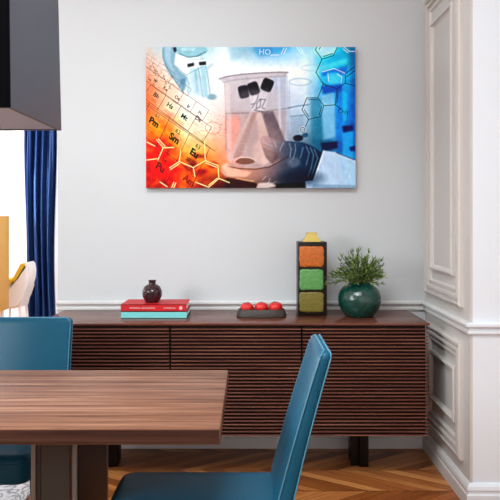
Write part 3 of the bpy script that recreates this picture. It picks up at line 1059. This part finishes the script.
def build_picture():
    x0, x1, z0, z1 = (146 - 250) * 3.632 / F, (355.5 - 250) * 3.632 / F, EYE - (188 - 216) * 3.632 / F, EYE - (47 - 216) * 3.632 / F
    y = 3.632
    root = empty('canvas_print', ((x0 + x1) / 2, YB, (z0 + z1) / 2), 'large unframed canvas print of a laboratory collage hung on the back wall', 'picture')
    cx, cz = root.location.x, root.location.z
    boxobj('canvas_wrap', (x0 - cx, x1 - cx, y - YB + .0006, -.0005, z0 - cz, z1 - cz), mat('canvas_edge', srgb(150, 140, 142), 0.7, var=.1), root)
    img = paint_picture()
    img = img.reshape(282, 2, 420, 2, 3).mean((1, 3))[::-1]     # row 0 at the bottom
    ny, nx = img.shape[:2]
    c = img / 255.0
    lin = np.where(c <= 0.04045, c / 12.92, ((c + 0.055) / 1.055) ** 2.4)
    X, Z = np.meshgrid(np.linspace(x0 - cx, x1 - cx, nx), np.linspace(z0 - cz, z1 - cz, ny))
    co = np.stack([X, np.full_like(X, y - YB), Z], -1).reshape(-1, 3).astype(np.float32)
    i = np.arange((ny - 1) * (nx - 1))
    a = (i // (nx - 1)) * nx + i % (nx - 1)
    quads = np.stack([a, a + 1, a + nx + 1, a + nx], -1).astype(np.int32)
    me = bpy.data.meshes.new('printed_face')
    me.vertices.add(len(co))
    me.vertices.foreach_set('co', co.ravel())
    me.loops.add(quads.size)
    me.loops.foreach_set('vertex_index', quads.ravel())
    me.polygons.add(len(quads))
    me.polygons.foreach_set('loop_start', np.arange(0, quads.size, 4, dtype=np.int32))
    me.update(calc_edges=True)
    at = me.color_attributes.new('print_colour', 'FLOAT_COLOR', 'POINT')
    rgba = np.ones((ny * nx, 4), np.float32)
    rgba[:, :3] = lin.reshape(-1, 3)
    at.data.foreach_set('color', rgba.ravel())
    m = bpy.data.materials.new('printed_canvas')
    m.use_nodes = True
    n = m.node_tree.nodes.new('ShaderNodeAttribute')
    n.attribute_name = 'print_colour'
    p = m.node_tree.nodes['Principled BSDF']
    m.node_tree.links.new(n.outputs['Color'], p.inputs['Base Color'])
    p.inputs['Roughness'].default_value = 0.6
    p.inputs['Specular IOR Level'].default_value = 0.15
    link('printed_face', me, root, m)


build_picture()

# ------------------------------------------------------------------ things on the sideboard
TOP = SZ1


def book(name, x0, x1, y0, y1, z0, z1, cover, pages, label, spine_marks=None, spine=None):
    """hardback lying flat, spine to the viewer"""
    t = empty(name, ((x0 + x1) / 2, (y0 + y1) / 2, z0), label, 'book', 'books on the sideboard')
    X, Y = (x1 - x0) / 2, (y1 - y0) / 2
    H = z1 - z0
    c = 0.003
    bm = bmesh.new()
    box(bm, -X, X, -Y, Y, 0, c)
    box(bm, -X, X, -Y, Y, H - c, H)
    if spine is None:
        box(bm, -X, X, -Y, -Y + c, 0, H)
    obj('cover', bm, cover, t)
    if spine is not None:
        boxobj('spine', (-X + .001, X - .001, -Y - .0005, -Y + c, c, H - c), spine, t)
    boxobj('page_block', (-X + .006, X - .006, -Y + c, Y - .006, c, H - c), pages, t)
    if spine_marks:
        rr = random.Random(4)
        foil = mat('white_foil', srgb(250, 225, 225), .5, var=.01)
        for a, b in spine_marks:
            bm = bmesh.new()
            x = a
            while x < b:
                wd = rr.choice((.0035, .005, .006))
                hgt = rr.choice((.007, .007, .0085))
                # small upright letter strokes with a cross bar
                box(bm, x, x + .0014, -Y - .0012, -Y - .0002, H / 2 - hgt / 2, H / 2 + hgt / 2)
                box(bm, x, x + wd, -Y - .0012, -Y - .0002, H / 2 - hgt / 2, H / 2 - hgt / 2 + .0015)
                if rr.random() < .6:
                    box(bm, x, x + wd, -Y - .0012, -Y - .0002, H / 2 + hgt / 2 - .0015, H / 2 + hgt / 2)
                x += wd + .002
            # thin rule that ties the word's strokes together
            obj('spine_lettering', bm, foil, t)
        bm = bmesh.new()
        bmesh.ops.create_cone(bm, cap_ends=True, segments=20, radius1=.0085, radius2=.0085, depth=.001,
                              matrix=Matrix.Translation((X - .03, -Y - .0007, H / 2)) @ Matrix.Rotation(PI / 2, 4, 'X'))
        for k in range(8):
            a = k * PI / 4
            tube(bm, [(X - .03 + .006 * math.cos(a), -Y - .0008, H / 2 + .006 * math.sin(a)), (X - .03 + .0115 * math.cos(a), -Y - .0008, H / 2 + .0115 * math.sin(a))], .0009, 5)
        obj('spine_emblem', bm, mat('pink_foil', srgb(250, 190, 190), .5, var=.01), t)
    return t


M_red = mat('red_cloth_cover', srgb(200, 14, 28), 0.5, var=.04)
M_navy = mat('dark_navy_cover', srgb(28, 30, 40), 0.5, var=.05)
M_cyan = mat('turquoise_spine', srgb(120, 205, 205), 0.5, var=.03)
M_pages = mat('paper', srgb(240, 240, 238), 0.8, var=.02)
M_pages2 = mat('paper_blue', srgb(210, 238, 240), 0.8, var=.02)
book('book', -0.694, -0.339, 3.352, 3.57, TOP, TOP + .037, M_navy, M_pages2, 'turquoise book with dark covers, underneath the red one', None, M_cyan)
book('book', -0.694, -0.342, 3.352, 3.56, TOP + .037, TOP + .075, M_red, M_pages, 'red hardback book with white spine lettering, on top of the turquoise one',
     [(-.128, -.072), (-.066, .01), (.055, .115)])

# small dark jar
M_jar = mat('aubergine_glaze', srgb(52, 26, 34), 0.18, spec=0.6, var=.15, vscale=20)
t = empty('bud_vase', (-0.539, 3.44, TOP + .075), 'small round dark aubergine vase standing on the red book', 'vase')
bm = bmesh.new()
k = .0545
pr = [(0, 0), (.034, 0), (.038, .004), (.044, .016), (.0515, .030), (.0545, .045), (.0535, .053), (.0545, .056), (.053, .066), (.0475, .074), (.0482, .077), (.041, .088), (.030, .096), (.020, .100), (.0185, .105), (.0195, .113), (.022, .121), (.0195, .122), (.0165, .116), (.016, .104), (0, .100)]
lathe(bm, pr, 44)
obj('body', bm, M_jar, t, True)

# dark stone bowl and the red fruit on it
M_stone = mat('speckled_black_stone', srgb(52, 44, 40), 0.55, var=.75, vscale=110, bump=.8, bscale=150)
bx, by = 0.063, 3.42
t = empty('serving_dish', (bx, by, TOP), 'low oblong dark speckled stone dish holding red fruit', 'dish')
bm = bmesh.new()


def oval(rx, ry, z, n=44, p=2.6):
    r = []
    for k in range(n):
        a = 2 * PI * k / n
        c, s = math.cos(a), math.sin(a)
        r.append(bm.verts.new((rx * math.copysign(abs(c) ** (2 / p), c), ry * math.copysign(abs(s) ** (2 / p), s), z)))
    return r


rg = [oval(.128, .056, 0), oval(.138, .062, .003), oval(.137, .061, .012), oval(.126, .056, .041), oval(.122, .053, .043), oval(.119, .051, .040), oval(.113, .047, .0195)]
for a, b in zip(rg, rg[1:]):
    for k in range(len(a)):
        bm.faces.new((a[k], a[(k + 1) % len(a)], b[(k + 1) % len(a)], b[k]))
bm.faces.new(rg[0][::-1])
bm.faces.new(rg[-1])
obj('bowl', bm, M_stone, t, True, 50)
M_fruit = mat('red_fruit_skin', srgb(214, 36, 36), 0.3, spec=.5, var=.25, vscale=24)
M_stalk = mat('brown_calyx', srgb(90, 44, 26), 0.7, var=.2)
lab = ['red fruit at the left end of the dark stone dish', 'middle red fruit on the dark stone dish', 'red fruit at the right end of the dark stone dish, beside the tower vase']
for i, (dx, rr, rot) in enumerate(((-.080, .036, .3), (-.001, .0375, 1.2), (.077, .0385, 2.4))):
    f = empty('red_fruit', (bx + dx, by, TOP + .0202), lab[i], 'fruit', 'red fruit on the stone dish')
    f.rotation_euler = (0, 0, rot)
    f.scale = (1, 1, .84)
    bm = bmesh.new()
    n = 26
    prof = [(0, 0.0), (.5, 0.02), (.82, .3), (1, .85), (.96, 1.25), (.8, 1.55), (.5, 1.74), (.2, 1.76), (.06, 1.68), (0, 1.66)]
    rings = []
    for r, z in prof:
        if r == 0:
            rings.append([bm.verts.new((0, 0, z * rr))])
        else:
            rings.append([bm.verts.new((rr * r * (1 + .018 * math.cos(5 * 2 * PI * q / n)) * math.cos(2 * PI * q / n), rr * r * (1 + .018 * math.cos(5 * 2 * PI * q / n)) * math.sin(2 * PI * q / n), z * rr)) for q in range(n)])
    for a, b in zip(rings, rings[1:]):
        for q in range(n):
            q2 = (q + 1) % n
            if len(a) == 1:
                bm.faces.new((a[0], b[q], b[q2]))
            elif len(b) == 1:
                bm.faces.new((a[q], a[q2], b[0]))
            else:
                bm.faces.new((a[q], a[q2], b[q2], b[q]))
    obj('flesh', bm, M_fruit, f, True, 70)
    bm = bmesh.new()
    tube(bm, [(0, 0, 1.66 * rr), (.003, 0, 1.8 * rr), (.008, .002, 1.95 * rr)], .002, 6)
    for q in range(5):
        a = q * 2 * PI / 5
        tube(bm, [(0, 0, 1.69 * rr), (.3 * rr * math.cos(a), .3 * rr * math.sin(a), 1.79 * rr), (.5 * rr * math.cos(a), .5 * rr * math.sin(a), 1.765 * rr)], .0015, 5)
    obj('stalk', bm, M_stalk, f, True)

# square tower vase
vx0, vx1, vy0, vy1 = 0.264, 0.4225, 3.42, 3.56
t = empty('tower_vase', ((vx0 + vx1) / 2, (vy0 + vy1) / 2, TOP), 'tall square black vase with orange, green and olive panels', 'vase')
X, Y = (vx1 - vx0) / 2, (vy1 - vy0) / 2
M_vblack = mat('black_brown_glaze', srgb(24, 16, 12), 0.35, spec=.25, var=.3, vscale=25)
HB = .408
boxobj('body', (-X, X, -Y, Y, 0, HB), M_vblack, t, .004)


def rough_panel(zc, hw, hh, color, nm, lab):
    m = mat(nm, color, 0.35, var=.55, vscale=95, bump=.7, bscale=140)
    for face in (0, 2):
        bm = bmesh.new()
        rr = random.Random(zc * 100 + face)
        n = 40
        outer, inner = [], []
        for k in range(n):
            a = 2 * PI * k / n
            c, s = math.cos(a), math.sin(a)
            p = 13
            q = (abs(c) ** p + abs(s) ** p) ** (-1 / p)
            j = 1 + rr.uniform(-.05, .03)
            outer.append((hw * c * q * j, hh * s * q * j))
        A = [bm.verts.new((x, 0, z)) for x, z in outer]
        B = [bm.verts.new((x * .97, -.0035, z * .97)) for x, z in outer]
        C_ = [bm.verts.new((x * .86, -.0045, z * .84)) for x, z in outer]
        for r1, r2 in ((A, B), (B, C_)):
            for k in range(n):
                bm.faces.new((r1[k], r1[(k + 1) % n], r2[(k + 1) % n], r2[k]))
        bm.faces.new(C_)
        bm.faces.new(A[::-1])
        o = obj('colour_panel', bm, m, t, True, 60)
        rot = face * PI / 2
        d = Y if face % 2 == 0 else X
        off = Matrix.Rotation(rot, 4, 'Z') @ Vector((0, -d + .0005, 0))
        o.location = (off.x - .006, off.y, zc)
        o.rotation_euler = (0, 0, rot)
        if face == 0:
            o['label'] = lab


rough_panel(.327, .068, .057, srgb(190, 98, 30), 'orange_glaze', 'orange glazed panel')
rough_panel(.201, .067, .057, srgb(88, 150, 82), 'green_glaze', 'green glazed panel')
rough_panel(.078, .067, .056, srgb(112, 102, 36), 'olive_glaze', 'olive glazed panel')
M_neck = mat('straw_glaze', srgb(206, 178, 84), 0.4, var=.15, vscale=20)
bm = bmesh.new()
R4 = lambda h, z: [bm.verts.new((sx * h, sy * h, z)) for sx, sy in ((-1, -1), (1, -1), (1, 1), (-1, 1))]
rg = [R4(.05, HB - .001), R4(.048, HB + .004), R4(.038, HB + .018), R4(.0285, HB + .034), R4(.0275, HB + .05), R4(.023, HB + .05), R4(.022, HB + .01)]
for a, b in zip(rg, rg[1:]):
    for k in range(4):
        bm.faces.new((a[k], a[(k + 1) % 4], b[(k + 1) % 4], b[k]))
bm.faces.new(rg[0][::-1])
bm.faces.new(rg[-1])
bmesh.ops.bevel(bm, geom=[e for e in bm.edges if abs((e.verts[0].co - e.verts[1].co).z) > .005], offset=.004, segments=2, affect='EDGES')
obj('neck', bm, M_neck, t, True)

# green pot with leafy plant
px, py = 0.6015, 3.43
t = empty('potted_plant', (px, py, TOP), 'round glossy teal green pot with a bushy fine leaved plant', 'plant')
M_pot = mat('teal_crackle_glaze', srgb(6, 62, 53), 0.2, spec=.7, var=.7, vscale=70, bump=1.0, bscale=55)
bm = bmesh.new()
pr = [(0, 0), (.072, 0), (.078, .004), (.098, .030), (.112, .058), (.118, .088), (.1165, .112), (.108, .138), (.092, .159), (.074, .172), (.062, .178), (.058, .184), (.054, .184), (.052, .174), (.05, .16), (0, .16)]
lathe(bm, pr, 56)
obj('pot', bm, M_pot, t, True, 50)
bm = bmesh.new()
lathe(bm, [(0, .166), (.0515, .1655), (.0515, .162), (0, .161)], 24)
obj('soil', bm, mat('dark_soil', srgb(40, 30, 24), .9, var=.3, vscale=60), t)
M_leaf = mat('fine_leaf', srgb(70, 96, 38), 0.45, var=.7, vscale=50)
M_leaf2 = mat('pale_leaf', srgb(150, 172, 98), 0.45, var=.3, vscale=50)  # paler tone for a random share of the leaves
M_stem = mat('green_stem', srgb(84, 100, 48), 0.6, var=.2)
rr = random.Random(11)
lb, stb = bmesh.new(), bmesh.new()


def leaf(bm, p, d, ln, wd):
    d = d.normalized()
    s = d.cross(Vector((rr.uniform(-1, 1), rr.uniform(-1, 1), rr.uniform(-1, 1)))).normalized()
    nrm = s.cross(d)
    ks = [(0, .25), (.25, .9), (.55, 1), (.8, .7), (1, .06)]
    rows = []
    for tt, ww in ks:
        q = p + d * ln * tt + nrm * (.12 * ln * math.sin(tt * PI))
        rows.append([bm.verts.new(q + s * wd * ww), bm.verts.new(q + nrm * wd * .5 * ww), bm.verts.new(q - s * wd * ww), bm.verts.new(q - nrm * wd * .4 * ww)])
    for a, b in zip(rows, rows[1:]):
        for k in range(4):
            bm.faces.new((a[k], a[(k + 1) % 4], b[(k + 1) % 4], b[k]))
    bm.faces.new(rows[0][::-1])
    bm.faces.new(rows[-1])
    if rr.random() < .3:
        for f in {f for r_ in rows for v_ in r_ for f in v_.link_faces}:
            f.material_index = 1


def free(q):
    return not (q.x + px < vx1 + .012 and q.y + py > vy0 - .014) and q.y + py < YB - .03 and q.x < .138


for k in range(120):
    az = rr.uniform(0, 2 * PI)
    el = math.radians(rr.choice((rr.uniform(0, 35), rr.uniform(15, 60), rr.uniform(40, 88))))
    ln = rr.uniform(.12, .185) * (1 - .06 * math.sin(el))
    base_ = Vector((rr.uniform(-.035, .035), rr.uniform(-.035, .035), .165))
    d = Vector((math.cos(az) * math.cos(el), math.sin(az) * math.cos(el) * .75, math.sin(el) * .95))
    if d.x < -.35:
        d.y = -abs(d.y) - .15
    pts = []
    for q in range(7):
        s = q / 6
        pts.append(base_ + Vector((0, 0, .03 * min(1, s * 3))) + d * ln * s + Vector((0, 0, -.02 * s * s * math.cos(el))))
    while len(pts) > 3 and not free(pts[-1]):
        pts.pop()
    tube(stb, pts, .0012, 5)
    for q in range(1, len(pts)):
        for m_ in range(3):
            dirr = (pts[q] - pts[q - 1]).normalized() * .9 + Vector((rr.uniform(-1, 1), rr.uniform(-1, 1), rr.uniform(-.5, 1))) * .8
            l_ = rr.uniform(.018, .034)
            if free(pts[q] + dirr.normalized() * l_):
                leaf(lb, pts[q], dirr, l_, rr.uniform(.002, .0034))
    tip = pts[-1] - pts[-2]
    if free(pts[-1] + tip.normalized() * .035):
        leaf(lb, pts[-1], tip, .035, .003)
obj('stems', stb, M_stem, t, True)
o = obj('foliage', lb, M_leaf, t, True)
o.data.materials.append(M_leaf2)

# ------------------------------------------------------------------ beyond the wall's free end
# curtain
bm = bmesh.new()
cx0, cx1, cyy = -2.675, -2.31, 7.42
n, nz = 150, 26
fr, bk = [], []
for j in range(nz + 1):
    z = 0.02 + (2.9 - 0.02) * j / nz
    row = []
    for i in range(n + 1):
        u = i / n
        pinch = 1 - .10 * math.sin(PI * min(1, max(0, (z - .2) / 2.6))) * .5
        x = cx0 + (cx1 - cx0) * u + .012 * math.sin(z * 2.2 + u * 3)
        ph = u * 2 * PI * 4.5 + .35 * math.sin(z * 1.7)
        y = cyy + .05 * math.sin(ph) + .014 * math.sin(ph * 2.3 + z * 1.1)
        row.append((x, y, z))
    fr.append([bm.verts.new(p) for p in row])
    bk.append([bm.verts.new((p[0], p[1] + .004, p[2])) for p in row])
for g in (fr, bk):
    for j in range(nz):
        for i in range(n):
            q = (g[j][i], g[j][i + 1], g[j + 1][i + 1], g[j + 1][i])
            bm.faces.new(q if g is fr else q[::-1])
for j in range(nz):
    for i in (0, n):
        bm.faces.new((fr[j][i], fr[j + 1][i], bk[j + 1][i], bk[j][i]))
for i in range(n):
    for j in (0, nz):
        bm.faces.new((fr[j][i], fr[j][i + 1], bk[j][i + 1], bk[j][i]))
cur = empty('curtain', ((cx0 + cx1) / 2, cyy, 0), 'floor length blue satin curtain in vertical folds beside the far window', 'curtain')
o = obj('drape', bm, M_curtain, cur, True, 80)
o.location = (-(cx0 + cx1) / 2, -cyy, 0)
for k in range(9):
    x = -.19 + k * .0475
    bm = bmesh.new()
    tube(bm, [(x, 0, 2.89), (x, 0, 2.96)], .004, 6)
    obj('hook', bm, M_steel, cur)
struct(boxobj('trim_8', (-4.9, -2.0, 7.40, 7.44, 2.955, HC), M_white))

# ochre cabinet
k = 6.4 / F
t = empty('cabinet', (-3.01, 6.56, 0), 'tall ochre wooden cabinet at the left edge, beside the white chair', 'cabinet')
boxobj('carcass', (-.42, .42, -.15, .15, EYE - (313 - 216) * k, EYE), M_ochre, t, .004)
for s in (-1, 1):
    boxobj('door', (.004 if s > 0 else -.412, .412 if s > 0 else -.004, -.166, -.149, .38, EYE - .02), M_ochre, t, .003)
for sx in (-1, 1):
    for sy in (-1, 1):
        bm = bmesh.new()
        lathe(bm, [(0, 0), (.014, 0), (.022, .366), (0, .366)], 12, sx * .36, sy * .11)
        obj('leg', bm, M_shell, t, True)

# white shell chair with mustard cushions
d = 7.0
k = 7.1 / F


def P(x, y):
    return ((x - 250) * k, EYE - (y - 216) * k)


t = empty('shell_chair', (P(20, 0)[0], d, 0), 'white shell armchair with mustard yellow cushions in front of the blue curtain', 'chair')
ox = t.location.x
# profile seen from the side, swept across the depth
shell = [P(*p) for p in ((6, 284), (12, 285), (20, 284), (25, 277), (29, 268), (33, 261), (35, 263), (36, 270), (35.5, 277), (33, 286), (30, 295), (28, 304), (22, 306), (12, 305), (6, 300))]
bm = bmesh.new()
fw = .14
A = [bm.verts.new((x - ox, -fw, z)) for x, z in shell]
B = [bm.verts.new((x - ox, fw, z)) for x, z in shell]
n = len(shell)
for q in range(n):
    bm.faces.new((A[q], A[(q + 1) % n], B[(q + 1) % n], B[q]))
bm.faces.new(A)
bm.faces.new(B[::-1])
bmesh.ops.bevel(bm, geom=[e for e in bm.edges if abs(e.verts[0].co.y - e.verts[1].co.y) < .01], offset=.03, segments=3, affect='EDGES')
obj('shell', bm, M_shell, t, True, 50)
for nm, pts in (('seat_cushion', ((5, 278.5), (18, 277), (21.5, 279.5), (20, 283), (12, 285.2), (5, 284.6))), ('back_cushion', ((28.5, 261.5), (32.5, 263.5), (31, 268), (24.5, 279), (20.5, 281.5), (20, 278)))):
    bm = bmesh.new()
    pp = [P(*p) for p in pts]
    n = len(pp)
    A = [bm.verts.new((x - ox, -fw - .012, z)) for x, z in pp]
    B = [bm.verts.new((x - ox, fw + .012, z)) for x, z in pp]
    for q in range(n):
        bm.faces.new((A[q], A[(q + 1) % n], B[(q + 1) % n], B[q]))
    bm.faces.new(A)
    bm.faces.new(B[::-1])
    bmesh.ops.bevel(bm, geom=list(bm.edges), offset=.012, segments=2, affect='EDGES')
    obj(nm, bm, M_yellow, t, True)
for x in (10, 26):
    for y in (-.1, .1):
        bm = bmesh.new()
        tube(bm, [(P(x, 0)[0] - ox + (x - 18) * .003, y * 1.15, 0), (P(x, 0)[0] - ox, y, EYE - (303 - 216) * k)], .016, 8)
        obj('leg', bm, M_shell, t, True)

# pale patterned rug by the sideboard's end
M_rug = bpy.data.materials.new('pale_veined_rug')
M_rug.use_nodes = True
nt = M_rug.node_tree
tc = nt.nodes.new('ShaderNodeTexCoord')
nz_ = nt.nodes.new('ShaderNodeTexNoise')
nz_.inputs['Scale'].default_value = 9
nz_.inputs['Detail'].default_value = 4
nz_.inputs['Distortion'].default_value = 1.6
nt.links.new(tc.outputs['Object'], nz_.inputs['Vector'])
cr = nt.nodes.new('ShaderNodeValToRGB')
e = cr.color_ramp.elements
e[0].position, e[0].color = .42, srgb(245, 246, 250)
e[1].position, e[1].color = .58, srgb(240, 241, 247)
q = e.new(.5)
q.color = srgb(150, 152, 165)
nt.links.new(nz_.outputs['Fac'], cr.inputs['Fac'])
nt.links.new(cr.outputs['Color'], nt.nodes['Principled BSDF'].inputs['Base Color'])
nt.nodes['Principled BSDF'].inputs['Roughness'].default_value = .9
o = boxobj('rug', (-.75, .75, -.35, .35, 0, .012), M_rug, None, .004)
o.location = (-1.82, 3.30, 0)
tag(o, 'pale rug with grey veins lying on the floor left of the sideboard', 'rug')
